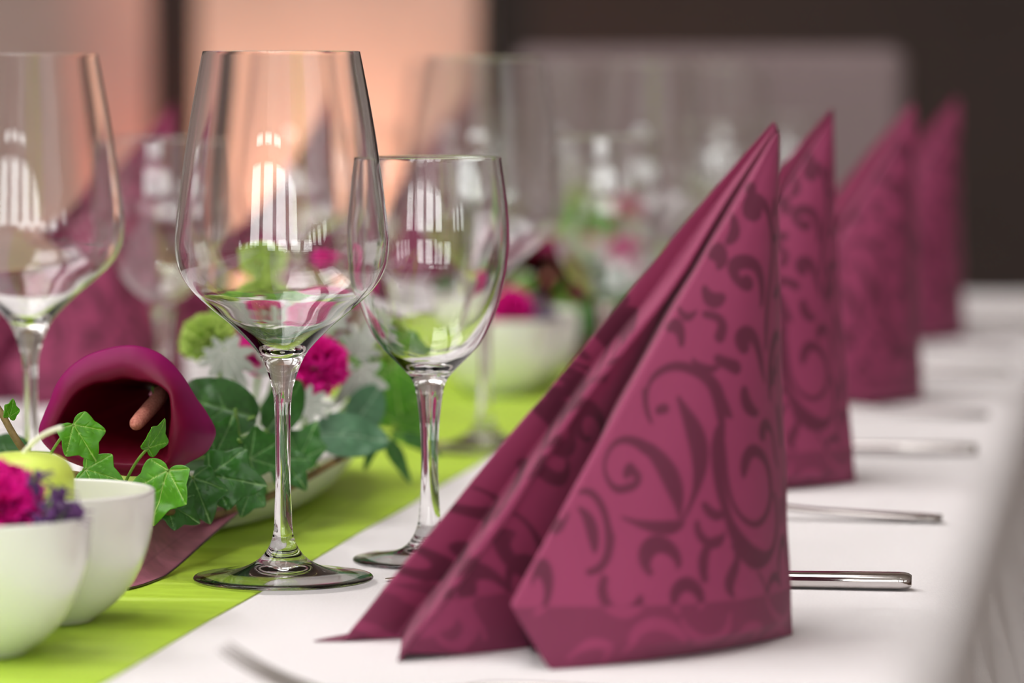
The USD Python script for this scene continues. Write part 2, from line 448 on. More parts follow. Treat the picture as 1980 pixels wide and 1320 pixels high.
def glass_profile(out, inn, foot):
    o, i = spline(np.array(out) / 1000, 150), spline(np.array(inn)[::-1] / 1000, 90)
    i[0, 0] = 0
    rim = (o[0] + i[-1]) / 2
    w = (o[0, 0] - i[-1, 0]) / 2
    arc = [(rim[0] - w * math.cos(t), rim[1] + w * .9 * math.sin(t)) for t in np.linspace(0, np.pi, 7)[1:-1]]
    R = foot / 1000
    base = [(R - .0003, .0015), (R, .0009), (R - .0004, .0003), (R - .0016, 0), (R - .005, 0.0001), (R - .008, .0003), (R * .68, .0012), (R * .5, .0024), (R * .36, .0036), (R * .22, .0045), (R * .1, .005), (0, .0051)]
    return o, i, arc, base


def make_glass(kind, name, label, loc, group, near=True):
    out, inn, foot = (BIG_OUT, BIG_IN, 40.6) if kind == 'big' else (SMALL_OUT, SMALL_IN, 36.2)
    o, i, arc, base = glass_profile(out, inn, foot)
    t = thing(name, label, 'wine glass', loc, 0, group)
    if near:
        k0 = len(i) + len(arc)
        cuts = [k0 + int(np.argmin(abs(o[:, 1] - (.097 if kind == 'big' else .087)))), k0 + int(np.argmin(abs(o[:, 1] - .0215)))]
        for nm, q in zip(('bowl', 'stem', 'foot'), pieces(lathe(np.vstack([i, arc, o, base]), 144), 144, cuts)):
            part(t, nm, q, GLASS, True)
    else:
        # far glasses: the bowl is one thin sheet, the stem and foot are solid glass
        cut = np.argmin(abs(o[:, 1] - (.100 if kind == 'big' else .088)))
        mid = (o[:cut] + np.stack([np.interp(o[:cut, 1], i[:, 1], i[:, 0]), o[:cut, 1]], 1)) / 2
        rr = np.vstack([mid, [(mid[-1, 0] * .5, mid[-1, 1] - .001), (1e-6, mid[-1, 1] - .0013)]])
        n = 96
        a = np.arange(n) * 2 * np.pi / n
        v = np.stack([rr[:, :1] * np.cos(a), rr[:, :1] * np.sin(a), np.repeat(rr[:, 1:], n, 1)], -1).reshape(-1, 3)
        part(t, 'bowl', (v, grid_faces(len(rr), n, True)[:, ::-1]), THIN, True)
        ft = 1 + int(np.argmin(abs(o[cut + 2:, 1] - .0215)))
        for nm, q in zip(('stem', 'foot'), pieces(lathe(np.vstack([[(0, o[cut + 2, 1])], o[cut + 2:], base]), 64), 64, [ft])):
            part(t, nm, q, GLASS, True)
        ring = [(o[0, 0] + .0005 * math.cos(q), o[0, 1] + .0005 * math.sin(q)) for q in np.linspace(0, 2 * np.pi, 9)[:-1]]
        rv = np.array(ring)
        v = np.stack([rv[:, :1] * np.cos(a), rv[:, :1] * np.sin(a), np.repeat(rv[:, 1:], n, 1)], -1)
        v = np.vstack([v, v[:1]]).reshape(-1, 3)
        part(t, 'rim', (v, grid_faces(9, n, True)), GLASS, True)
    return t


def onTop(px, py, z=TOP):
    p = PZ(px, py, 0)
    p[2] = z
    return p


GR = 'wine glasses set along the table'
STEP = V(0, .615, 0)
b1 = PD(548, 1137, 1.732); b1[2] = RTOP
s1 = PD(831, 1093, 1.81); s1[2] = TOP
lb = PD(61, 1020, 1.957); lb[2] = RTOP
make_glass('big', 'large_wine_glass', 'large clear wine glass in sharp focus at the front, left of the smaller glass', b1, GR)
make_glass('small', 'small_wine_glass', 'small clear wine glass in focus just right of the large front glass', s1, GR)
make_glass('big', 'large_wine_glass', 'large slightly blurred wine glass cut off by the left edge of the photo', lb, GR)
b2 = PD(938, 873, 2.345); b2[2] = RTOP
far_big = make_glass('big', 'large_wine_glass', 'blurred large wine glass rising just right behind the small front glass', b2, GR, False)
s2 = PD(1170, 850, 2.43); s2[2] = TOP
far_small = make_glass('small', 'small_wine_glass', 'blurred small wine glass with bright spots left of the nearest napkin', s2, GR, False)
copy(far_big, b1 + 2 * STEP + V(.012, -.03, 0), 'third large wine glass of the right row, strongly blurred left of the nearest napkin')
copy(far_big, b1 + 3 * STEP + V(.004, 0, 0), 'fourth and farthest large wine glass of the right row')
copy(far_small, s1 + 2 * STEP + V(-.004, .01, 0), 'third small wine glass of the right row, blurred beside the nearest napkin edge')
copy(far_small, s1 + 3 * STEP, 'fourth and farthest small wine glass of the right row')
ls = PD(316, 800, 2.36); ls[2] = TOP
copy(far_small, ls, 'blurred small wine glass seen between the left edge glass and the large front glass')
copy(far_small, ls + STEP, 'second small wine glass of the left row, seen through the large front glass')
copy(far_small, ls + 2 * STEP, 'third small wine glass of the left row, far behind the front glasses')
copy(far_big, lb + STEP + V(.006, .0, 0), 'large blurred wine glass of the left row standing straight behind the large front glass')
copy(far_big, lb + 2 * STEP, 'large blurred wine glass of the left row seen through the small front glass')
copy(far_big, lb + 3 * STEP, 'farthest large wine glass of the left row')

# ------------------------------------------------------------------ cutlery
def make_knife(label, loc, rot=0.0):
    t = thing('table_knife', label, 'knife', loc, rot, 'table knives beside the napkins')
    h = resample([(0, 0, .0040, .006, .0045), (-.002, 0, .0040, .0125, .0066), (-.006, 0, .0040, .0145, .0074), (-.05, 0, .0038, .0125, .0072), (-.09, 0, .0036, .0095, .0062), (-.112, 0, .0034, .009, .0055), (-.118, 0, .0032, .009, .004)], 60)
    part(t, 'handle', loft(h, 24, 2.8), STEEL)
    bl = resample([(-.116, 0, .0032, .0085, .0036), (-.125, .001, .003, .013, .0020), (-.16, .002, .0022, .0185, .0013), (-.205, .002, .0016, .0185, .0010), (-.225, .000, .0012, .013, .0008), (-.236, -.0035, .001, .004, .0006)], 50)
    part(t, 'blade', loft(bl, 16, 2.0), STEEL)
    return t


def make_fork(label, loc, rot=0.0):
    t = thing('table_fork', label, 'fork', loc, rot, 'table forks beside the napkins')
    h = resample([(0, 0, .0022, .008, .0025), (-.003, 0, .0022, .016, .0032), (-.012, 0, .0024, .018, .0034), (-.06, 0, .0045, .011, .0034), (-.10, 0, .0075, .007, .0036), (-.125, 0, .0082, .0065, .0034), (-.138, 0, .0075, .009, .003)], 60)
    part(t, 'handle', loft(h, 20, 2.6), STEEL)
    hd = resample([(-.136, 0, .0077, .009, .003), (-.146, 0, .006, .019, .0024), (-.156, 0, .0048, .0235, .0022), (-.168, 0, .0026, .0238, .0020)], 30)
    head = part(t, 'head', loft(hd, 20, 2.8), STEEL)
    for k in range(4):
        y = -.0098 + k * .0065
        tn = resample([(-.166, y, .0028, .0042, .002), (-.185, y, .0026, .0036, .002), (-.203, y, .0072, .0032, .0018), (-.222, y, .0160, .0022, .0014), (-.230, y, .0215, .0010, .0008)], 24)
        part(head, 'tine', loft(tn, 10, 2.2), STEEL)
    return t


k1 = onTop(1762, 1143) + V(0, .004, 0)
kn = make_knife('polished table knife whose handle shows right of the nearest napkin', k1, 1.0)
k2 = onTop(1890, 882)
copy(kn, k2, 'blurred table knife with handle right of the second napkin', 0.0)
copy(kn, k2 + STEP, 'strongly blurred third table knife right of the third napkin', 0.0)
copy(kn, k2 + 2 * STEP + V(0, -.02, 0), 'farthest table knife right of the fourth napkin', 0.0)
f2 = onTop(1822, 1010)
f1 = V(f2[0] + .002, 1.362, TOP)
fk = make_fork('blurred table fork at the bottom edge in front of the nearest napkin, tines curving up', f1, 1.0)
copy(fk, f2, 'thin blurred table fork between the first and the second napkin', 0.0)
copy(fk, f2 + STEP, 'blurred table fork between the second and the third napkin', 0.0)
copy(fk, f2 + 2 * STEP, 'far blurred table fork between the third and the fourth napkin', 0.0)
LW = ['nearest', 'middle', 'farthest']
for k in range(3):
    copy(kn, V(-.83, 2.42 + k * .615, TOP), f'table knife in front of the {LW[k]} napkin of the left row', 180.0)
    copy(fk, V(-.83, 2.82 + k * .615, TOP), f'table fork behind the {LW[k]} napkin of the left row', 180.0)

# ------------------------------------------------------------------ napkins
def rail(pts, n):
    p = np.array(pts)
    t = np.r_[0, np.cumsum(np.linalg.norm(np.diff(p, axis=0), axis=1))]
    return PchipInterpolator(t / t[-1], p)(np.linspace(0, 1, n))


def napkin(lean=0.0):
    NT, H0 = 250, 0.0
    S = PD(1533, 1236, 1.569)
    ap = PD(1499, 233, 1.566)
    def R(pix, d0, d1, last=None):
        """A fold line from the apex down: pixels, with depth running from d0 to d1 by height."""
        y = np.array([p[1] for p in pix], float)
        w = (y - y[0]) / (y[-1] - y[0])
        pts = [PD(px, py, d0 + (d1 - d0) * ww) for (px, py), ww in zip(pix, w)]
        return rail(pts + ([last] if last is not None else []), NT)
    spine = R([(1507, 258), (1508, 420), (1512, 700), (1522, 1000), (1533, 1237)], 1.566, 1.569)
    a0 = R([(1503, 258), (1440, 420), (1325, 700), (1195, 1010), (1067, 1304)], 1.564, 1.474)
    a1 = R([(1501, 258), (1425, 395), (1362, 493), (1271, 656), (1194, 788), (1140, 880), (1093, 963), (1043, 1047), (981, 1157)], 1.563, 1.480)
    v1 = R([(1500, 254), (1404, 397), (1330, 520), (1240, 690), (1168, 830), (1118, 960), (1072, 1110), (1030, 1266)], 1.568, 1.535)
    b1_ = R([(1499, 244), (1416, 368), (1285, 565), (1194, 670), (1112, 770), (1037, 880), (967, 980), (893, 1080), (843, 1157), (803, 1202), (767, 1262)], 1.567, 1.495)
    b0 = R([(1499, 246), (1413, 374), (1288, 585), (1200, 700), (1122, 800), (1047, 910), (975, 1020), (900, 1120), (850, 1190), (808, 1240), (769, 1290)], 1.5675, 1.493)
    v2 = R([(1498, 241), (1395, 376), (1255, 570), (1150, 700), (1060, 830), (960, 970), (865, 1110), (800, 1190), (778, 1231)], 1.572, 1.560)
    c1 = R([(1496, 234), (1410, 330), (1305, 450), (1200, 580), (1110, 690), (1010, 808), (947, 880), (850, 999), (737, 1137), (672, 1215), (646, 1243), (592, 1252)], 1.571, 1.548)
    d1 = R([(1497, 236), (1420, 340), (1320, 470), (1220, 610), (1130, 740), (1060, 860), (1000, 960), (960, 1060), (950, 1170)], 1.575, 1.655)
    e1 = R([(1503, 246), (1490, 400), (1470, 700), (1450, 1000), (1440, 1190)], 1.572, 1.630)
    rails = [spine, a0, a1, v1, b1_, b0, v2, c1, d1, e1, spine]
    seg = [90, 46, 60, 80, 8, 60, 70, 46, 40, 16]
    rows, S_ = [], []
    bulge = {0: -.15, 1: -.03, 3: -.05, 6: -.05}
    for k in range(NT):
        c = np.array([r[k] for r in rails])
        # straight sheets between the fold lines, eased into rounded folds
        pts = []
        for q in range(len(seg)):
            u = np.linspace(0, 1, seg[q] + 1)[:-1][:, None]
            p = c[q] + (c[q + 1] - c[q]) * u
            if q in bulge:                               # sheets are not flat: they belly out between their folds
                e = c[q + 1] - c[q]
                o = np.cross(e, V(0, 0, 1)) * (1 if q != 0 else 1)
                p = p + o * bulge[q] * (u * (1 - u) * 4) * min(1, (NT - k) / 20 + .35)
            pts.append(p)
        pts = np.vstack(pts + [c[-1:]])
        d = np.r_[0, np.cumsum(np.linalg.norm(np.diff(pts, axis=0), axis=1))]
        rows.append(pts)
        S_.append(d)
    g, s = np.array(rows), np.array(S_)
    ker = np.array([1, 4, 6, 4, 1.0]) / 16
    for it in range(16):                                  # rounds the folds along each section, not at the spine
        p = g.copy()
        g[:, 2:-2] = ker[0] * p[:, :-4] + ker[1] * p[:, 1:-3] + ker[2] * p[:, 2:-2] + ker[3] * p[:, 3:-1] + ker[4] * p[:, 4:]
    z = g[..., 2]
    z[:] = np.maximum(z, TZ + .0004)
    n = g.shape[1]
    v = g.reshape(-1, 3)
    # gentle billow of the cloth
    f = grid_faces(NT, n)
    nrm = vnormals(v, f)
    v = v + nrm * ((meshkit.fbm(v * 22, 2, 5) - .5) * .0022)[:, None] * np.clip((v[:, 2:] - TZ) / .02, 0, 1) * np.clip((TZ + .2 - v[:, 2:]) / .05, 0, 1)
    org = S.copy(); org[2] = TZ
    v = v + np.outer(v[:, 2] - TZ, [lean, lean * .15, 0])
    return v - org, f, s.reshape(-1), (v[:, 2] - TZ), org, (S, a0[-1])


nv, nf, ns, nz, NORG, (nS, nA) = napkin()

# damask scrolls: strokes in the plane of the cloth, (distance from the upright fold, height) with a width
fx = (nA - nS) * V(1, 1, 0); fx /= np.linalg.norm(fx)
fn = np.cross(fx, V(-.027, 0, 1.0))


def cloth_at(px, py):
    r = FWD + RIGHT * (px - 990) / FPX + UP * (660 - py) / FPX
    t = ((nS - EYE) @ fn) / (r @ fn)
    p = EYE + r * t - nS
    return p @ fx, p[2]


Z7 = lambda pts: [(960 + x / 2.357, 760 + y / 2.357, w / 2.357) for x, y, w in pts]
Z6 = lambda pts: [(1180 + x / 2.2, 220 + y / 2.2, w / 2.2) for x, y, w in pts]
strokes = [
    Z7([(735, 600, 6), (742, 500, 38), (735, 410, 62), (700, 310, 52), (620, 255, 32), (540, 245, 22), (465, 285, 18), (432, 370, 18), (470, 445, 20), (560, 458, 24), (612, 410, 26), (590, 375, 34), (560, 390, 36)]),
    Z7([(810, 40, 14), (832, 120, 40), (850, 220, 62), (845, 340, 50), (815, 450, 24), (770, 550, 12), (735, 620, 8)]),
    Z7([(960, 130, 10), (930, 220, 44), (915, 330, 46), (915, 460, 40), (930, 580, 36), (965, 680, 60), (1020, 745, 70), (1090, 765, 52), (1160, 735, 28), (1205, 650, 24), (1215, 550, 26), (1195, 470, 16)]),
    Z7([(945, 230, 16), (945, 420, 18), (975, 550, 20), (1060, 605, 22), (1130, 560, 24), (1168, 470, 26), (1165, 380, 26), (1120, 290, 34), (1065, 275, 40), (1035, 320, 40), (1020, 390, 12)]),
    Z7([(1135, 200, 40), (1160, 155, 36), (1200, 190, 22), (1215, 270, 20), (1240, 350, 10)]),
    Z7([(595, 830, 20), (598, 740, 44), (645, 700, 50), (690, 730, 40), (700, 800, 12)]),
    Z7([(795, 850, 26), (800, 770, 36), (838, 690, 22), (900, 660, 10)]),
    Z7([(430, 870, 26), (415, 940, 34), (440, 1005, 28), (510, 1000, 30), (545, 940, 14)]),
    Z7([(670, 1000, 14), (675, 910, 34), (725, 875, 42), (765, 920, 36), (760, 980, 12)]),
    Z7([(290, 500, 12), (370, 500, 24), (440, 570, 30), (470, 680, 32), (440, 790, 26), (365, 845, 20)]),
    Z7([(290, 570, 10), (345, 610, 40), (390, 690, 52), (400, 750, 16)]),
    Z7([(1235, 830, 14), (1240, 730, 30), (1275, 680, 34), (1305, 740, 22), (1315, 880, 14)]),
    Z7([(1125, 920, 14), (1160, 855, 28), (1205, 850, 30), (1235, 890, 14)]),
    Z7([(920, 930, 10), (900, 880, 40), (935, 800, 36), (935, 700, 18)]),
    Z7([(840, 520, 24), (870, 560, 34), (905, 560, 20)]), Z7([(800, 600, 18), (820, 680, 30), (870, 690, 22), (900, 640, 10)]),
    Z7([(530, 590, 10), (600, 615, 24), (690, 625, 40), (745, 600, 16)]),
    Z7([(640, 20, 22), (655, 90, 26), (690, 160, 10)]), Z7([(720, 100, 26), (750, 90, 30)]),
    Z7([(1060, 0, 30), (1070, 70, 46), (1110, 100, 24)]), Z7([(940, -20, 30), (960, 60, 44), (990, 120, 12)]),
    Z7([(1260, 80, 22), (1275, 170, 30), (1270, 250, 16)]), Z7([(1260, 500, 18), (1272, 570, 30), (1265, 620, 10)]),
    Z7([(1060, 820, 10), (1100, 880, 14), (1120, 960, 10)]), Z7([(1310, 400, 10), (1300, 470, 22), (1310, 540, 10)]),
    Z7([(480, 1190, 14), (500, 1110, 26), (570, 1060, 34), (650, 1085, 30), (690, 1140, 12)]), Z7([(920, 1170, 14), (945, 1100, 28), (1000, 1070, 32), (1060, 1090, 26), (1075, 1140, 12)]),
    Z7([(680, 1040, 12), (740, 1120, 26), (830, 1115, 28), (890, 1010, 12)]), Z7([(1120, 960, 14), (1200, 1040, 26), (1290, 1030, 24), (1330, 960, 12)]), Z7([(280, 1230, 14), (330, 1170, 26), (400, 1170, 22), (420, 1240, 10)]), Z7([(1150, 1120, 12), (1210, 1080, 26), (1280, 1100, 16)]),
    Z6([(615, 420, 70), (625, 395, 60), (655, 400, 34), (682, 470, 24), (692, 560, 18), (680, 680, 18), (658, 790, 20), (640, 880, 22), (622, 1010, 16)]),
    Z6([(565, 735, 44), (532, 720, 30), (525, 670, 36), (560, 645, 40), (602, 660, 36), (625, 740, 28), (615, 830, 12)]),
    Z6([(430, 615, 30), (480, 625, 56), (470, 665, 24)]), Z6([(405, 770, 30), (440, 810, 44), (472, 795, 24)]),
    Z6([(520, 1000, 44), (520, 965, 50), (550, 950, 44), (575, 990, 34), (590, 1070, 24), (606, 1150, 10)]),
    Z6([(640, 1230, 10), (640, 1110, 26), (665, 1010, 30), (700, 960, 34), (722, 960, 20)]),
    Z6([(275, 850, 14), (315, 885, 24), (365, 860, 10)]), Z6([(405, 870, 22), (455, 900, 28), (440, 965, 30)]),
    Z6([(130, 1250, 14), (140, 1170, 18), (210, 1110, 22), (310, 1095, 28), (385, 1150, 40), (405, 1230, 44), (395, 1330, 12)]),
    Z6([(225, 935, 24), (280, 935, 44), (295, 990, 30)]), Z6([(590, 335, 26), (620, 335, 36)]),
    Z6([(705, 385, 14), (706, 440, 22)]), Z6([(700, 790, 18), (720, 770, 34)]), Z6([(705, 540, 14), (716, 545, 26)]),
    Z6([(425, 1060, 30), (480, 1090, 40)]), Z6([(510, 560, 22), (542, 510, 44), (525, 450, 12)]),
    Z6([(660, 1140, 40), (650, 1110, 44)]), Z6([(700, 1050, 20), (690, 1110, 24)]), Z6([(340, 1060, 10), (350, 1080, 20), (420, 1090, 10)]),
]


def dense(stk):
    p = np.array(stk, float)
    t = np.r_[0, np.cumsum(np.hypot(*np.diff(p[:, :2], axis=0).T))]
    n = max(8, int(t[-1] / .0004))
    return CubicSpline(t, p)(np.linspace(0, t[-1], n)) if len(p) > 2 else np.stack([np.interp(np.linspace(0, t[-1], n), t, p[:, c]) for c in range(3)], 1)


scroll = []
for stk in strokes:
    q = []
    for px, py, w in stk:
        a, z = cloth_at(px, py)
        q.append((a, z, w * .000205 * .80))
    scroll.append(dense(q))
A_SPAN = float(np.linalg.norm((nA - nS)[:2]))
r2 = np.random.default_rng(21)
for k in range(170):                                     # the same kind of scrolls over the other folds of the cloth
    c, z0 = r2.uniform(A_SPAN + .004, .62), r2.uniform(.012, .205)
    R0, ph, sg = r2.uniform(.008, .020), r2.uniform(0, 6.28), r2.choice([-1, 1])
    tt = np.linspace(0, r2.uniform(3.8, 6.0), 9)
    rad = R0 * (1 - tt / 8.0)
    scroll.append(dense([(c + r * math.cos(ph + sg * q), z0 + 1.15 * r * math.sin(ph + sg * q), 0.0012 + .0030 * math.sin(math.pi * i / 8) ** 2) for i, (q, r) in enumerate(zip(tt, rad))]))
scroll = np.vstack(scroll)
flat = np.stack([ns, nz], 1)
kd, ki = cKDTree(scroll[:, :2]).query(flat, k=24, distance_upper_bound=.012)
wd = np.append(np.maximum(scroll[:, 2], .0004), 0)
ins = np.max(np.where(np.isfinite(kd), wd[ki] - kd, -1), axis=1)
weave = np.clip(ins / .0011 + .5, 0, 1)
hem = np.clip((.0195 + .004 * np.clip(ns / A_SPAN, 0, 1) - nz) / .0006 + .5, 0, 1) * (ns < 10)
hemtone = .60 - .55 * weave                              # the doubled hem shows the reverse of the damask
weave = weave * (1 - hem) + hemtone * hem
NG = 'burgundy damask napkins standing along the table'
nap = thing('folded_napkin', 'nearest burgundy damask napkin standing folded to a peak, its scrolls in focus', 'napkin', NORG, 0, NG)
part(nap, 'cloth', (nv, nf), DAMASK, True, attrs={'weave': weave})
nap2 = thing('folded_napkin', 'second burgundy napkin of the right row, half hidden behind the nearest one', 'napkin', onTop(1655, 932, TZ), -12, NG)
part(nap2, 'cloth', (nv + np.outer(nv[:, 2], [-.045, 0, 0]) * (1 - nv[:, 2:] * 1.2), nf), DAMASK, True, attrs={'weave': weave})
for (px, py, rot), lab in zip([(1785, 772, -2), (1866, 652, -2)],
                              ['third burgundy napkin of the right row, blurred wide triangle', 'fourth and farthest burgundy napkin of the right row']):
    copy(nap, onTop(px, py, TZ), lab, rot)
for k, lab in enumerate(['burgundy napkin of the left row behind the calla lily and the left edge glass', 'second burgundy napkin of the left row, behind the large front glass', 'farthest burgundy napkin of the left row']):
    copy(nap, onTop(362, 768, TZ) + k * STEP, lab, -2)

# ------------------------------------------------------------------ chair at the head of the table
cc = PD(1372, 150, 4.86)
ch = thing('dining_chair', 'grey mauve upholstered chair at the far head of the table', 'chair', (cc[0], cc[1], 0), 0)
part(ch, 'seat', rbox(-.235, .235, -.46, -.03, .40, .49, .03), CHAIRCLOTH)
bk = rbox(-.245, .245, -.03, .03, .44, 1.012, .022)
part(ch, 'backrest', bk, CHAIRCLOTH)
for sx in (-1, 1):
    for sy in (-.43, -.02):
        part(ch, 'leg', rbox(sx * .2 - .018, sx * .2 + .018, sy - .018, sy + .018, 0, .42, .004), FRAME)

# ------------------------------------------------------------------ materials of the flowers
IVY = by_attr('ivy_leaf', 'vein', [(0, (82, 154, 18)), (.35, (98, 168, 32)), (1, (186, 218, 124))], 0.42, bump=-.25, translucent=.22, noise=.16, nscale=220)
DARKIVY = by_attr('dark_ivy_leaf', 'vein', [(0, (46, 104, 30)), (.4, (60, 118, 42)), (1, (150, 188, 124))], 0.4, bump=-.25, translucent=.15, noise=.18, nscale=220)
TEAL = by_attr('blue_green_leaf', 'vein', [(0, (78, 122, 88)), (1, (132, 166, 134))], 0.5, translucent=.15, noise=.15)
SILVER = by_attr('silver_felt_leaf', 'vein', [(0, (176, 182, 172)), (1, (206, 208, 200))], 0.9, translucent=.1)
BROADLEAF = by_attr('dark_broad_leaf', 'vein', [(0, (34, 82, 22)), (1, (80, 126, 56))], 0.4, translucent=.12, noise=.2)
PLUMLEAF = by_attr('plum_leaf', 'vein', [(0, (164, 98, 118)), (.5, (140, 78, 102)), (.8, (78, 36, 64)), (1, (56, 26, 48))], 0.34, noise=.12, nscale=160)
VINE = mottled('brown_vine', (96, 78, 42), (132, 108, 62), 260, 0.7, bump=.3)
GREENSTEM = mottled('green_stem', (92, 132, 48), (124, 160, 74), 200, 0.5)
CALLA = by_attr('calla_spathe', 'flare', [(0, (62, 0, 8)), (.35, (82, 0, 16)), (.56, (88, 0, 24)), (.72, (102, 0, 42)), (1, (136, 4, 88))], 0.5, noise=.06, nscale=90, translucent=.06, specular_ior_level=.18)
SPADIX = mottled('pink_spadix', (176, 92, 80), (214, 142, 124), 900, 0.75, bump=.6, bscale=1600)
MAGENTA = by_attr('magenta_petal', 'flare', [(0, (206, 0, 128)), (1, (246, 8, 170))], 0.6, translucent=.3)
LIMEPETAL = by_attr('lime_petal', 'flare', [(0, (150, 190, 60)), (1, (206, 230, 120))], 0.6, translucent=.3)
LAVENDER = mottled('purple_floret', (70, 34, 92), (112, 62, 128), 400, 0.7)
WAX = plain('lime_wax', (214, 236, 104), 0.4, subsurface_weight=.25, subsurface_scale=.006, subsurface_radius=(1, 1, .3))
COTTON = mottled('wick_cotton', (232, 234, 210), (244, 244, 226), 900, 0.9)

IVY_OUT = [(0, 1.0), (13, .83), (32, .64), (48, .70), (63, .82), (78, .70), (98, .58), (116, .63), (132, .70), (150, .60), (168, .46), (180, .32)]
MAPLE_OUT = [(0, 1.0), (9, .8), (16, .42), (24, .66), (33, .84), (42, .6), (52, .36), (62, .6), (72, .74), (84, .5), (96, .3), (112, .52), (124, .56), (140, .34), (160, .22), (180, .16)]
OVAL_OUT = [(0, 1.0), (14, .90), (35, .72), (60, .60), (90, .54), (120, .54), (150, .58), (170, .58), (180, .54)]
SPEAR_OUT = [(0, 1.0), (8, .72), (20, .46), (45, .30), (90, .24), (135, .32), (165, .5), (180, .56)]


def leaf(outline, size, wide=1.0, bend=.25, fold=.18, wave=.04, seed=0, nr=16, na=96, side_veins=True):
    o = np.array(outline, float)
    a = np.linspace(-180, 180, na, endpoint=False)
    rr = np.interp(abs(a), o[:, 0], o[:, 1])
    rr = .2 * np.roll(rr, 1) + .6 * rr + .2 * np.roll(rr, -1)
    t = np.radians(a)
    ring = np.linspace(0, 1, nr + 1)[1:] ** .8
    x = np.r_[0, (ring[:, None] * rr * np.sin(t)).ravel()] * wide
    y = np.r_[0, (ring[:, None] * rr * np.cos(t)).ravel()]
    f = np.array([[0, 1 + (j + 1) % na, 1 + j] for j in range(na)])
    f = np.vstack([f, grid_faces(nr, na, True) + 1])
    base = V(0, -np.interp(180, o[:, 0], o[:, 1]))
    lobes = [i for i in range(1, len(o) - 1) if o[i, 1] > o[i - 1, 1] and o[i, 1] > o[i + 1, 1]]
    tips = [(0, o[0, 1])] + [(s * o[i, 1] * math.sin(math.radians(o[i, 0])) * wide, o[i, 1] * math.cos(math.radians(o[i, 0]))) for i in lobes for s in (-1, 1)]
    segs = [(base, V(*p), 1.0) for p in tips]
    if side_veins:
        for p in tips[:3]:
            p = V(*p)
            for q in (.35, .55, .75):
                c = base + (p - base) * q
                d = (p - base) / np.linalg.norm(p - base)
                for s in (-1, 1):
                    e = V(d[0] * .6 - s * d[1] * .8, d[1] * .6 + s * d[0] * .8)
                    segs.append((c, c + e * .3 * (1.1 - q), .5))
    P = np.stack([x, y], 1)
    vein = np.zeros(len(P))
    for b, e, w in segs:
        h = np.clip(((P - b) @ (e - b)) / ((e - b) @ (e - b)), 0, 1)
        d = np.linalg.norm(P - b - h[:, None] * (e - b), axis=1)
        vein = np.maximum(vein, w * np.clip(1 - d / (.034 * (1.25 - .7 * h)), 0, 1) ** .8)
    z = -bend * (y - base[1]) ** 2 * .5 + fold * abs(x) + wave * (meshkit.noise(np.stack([x * 3.1, y * 3.1, 0 * x], -1) + seed * 7.3, seed) - .5) * 4 * np.hypot(x, y) - .03 * vein
    v = np.stack([x, y, z], 1) * size
    v[:, 1] -= base[1] * size                          # the stalk end is the origin
    if vnormals(v, f)[:, 2].sum() < 0:
        f = f[:, ::-1]
    v2, f2 = shell(v, f, vnormals(v, f), .00035)
    return v2, f2, np.r_[vein, vein]


def frame(ang, tx, ty):
    """Columns: leaf side, leaf tip, leaf face, for a leaf whose tip points ang degrees clockwise from up as seen from the guests' side, tipped back tx and turned ty degrees."""
    R = trimesh.transformations.rotation_matrix
    m = R(math.radians(-ang), [0, 0, 1])[:3, :3]
    m = R(math.radians(ty), [0, 1, 0])[:3, :3] @ R(math.radians(tx), [1, 0, 0])[:3, :3] @ m
    return np.stack([RIGHT, UP, -FWD], 1) @ m


def put_leaf(t, px, py, d, size, ang, tx=0, ty=0, outline=IVY_OUT, m=IVY, seed=0, name='leaf', anchor=.45, **k):
    """A leaf whose middle stands at the given point."""
    v, f, vein = leaf(outline, size, seed=seed, **k)
    F = frame(ang, tx, ty)
    w = (v - V(0, anchor * size, 0)) @ F.T + PD(px, py, d) - at(t)
    lf = part(t, name, (w, f), m, True, attrs={'vein': vein})
    return PD(px, py, d) - F @ V(0, anchor * size, 0), lf      # where its stalk joins


def stem(t, pts, r, m=GREENSTEM, name='stem', sides=8, n=40, under=None):
    part(under or t, name, tube([np.asarray(p) - at(t) for p in pts], r, sides, n), m, True)


flora = []                                              # everything of the first centrepiece: (prim, label of its repeat)


def keep(p, far):
    flora.append((p, far))
    return p


# ------------------------------------------------------------------ dishes
def bowl(label, px, d, far):
    c = PD(px, 150 + FPX * CH / d, d)
    c[2] = RTOP
    R = .0445
    out = [(.0, .0006), (.017, .0002), (.0185, .0), (.0195, .0012), (.024, .0042), (.032, .0115), (.0385, .022), (.0425, .034), (.0442, .046), (R, .0535)]
    o = np.vstack([out[:4], spline(out[3:], 40)])
    i = spline([(.0424, .0535), (.042, .046), (.0403, .034), (.0363, .0235), (.0295, .0138), (.02, .007), (.008, .0046), (0, .0044)], 40)
    i[-1, 0] = 0
    t = thing('flower_bowl', label, 'bowl', c, 0, 'small white bowls on the runner')
    arc = [((R + .0424) / 2 + .00105 * math.cos(q), .0535 + .0011 * math.sin(q)) for q in np.linspace(0, np.pi, 9)[1:-1]]
    part(t, 'body', lathe(np.vstack([o[:-1], [(R, .0535)], arc, i]), 110), PORCELAIN, True)
    return keep(t, far)


bowlA = bowl('white porcelain bowl in the left foreground holding magenta and purple flowers', -40, 1.51, 'white porcelain bowl with a magenta bloom halfway down the table')
bowlB = bowl('white porcelain bowl holding the lime candle, just behind the flower bowl', 94, 1.602, 'white porcelain bowl with a lime candle halfway down the table')


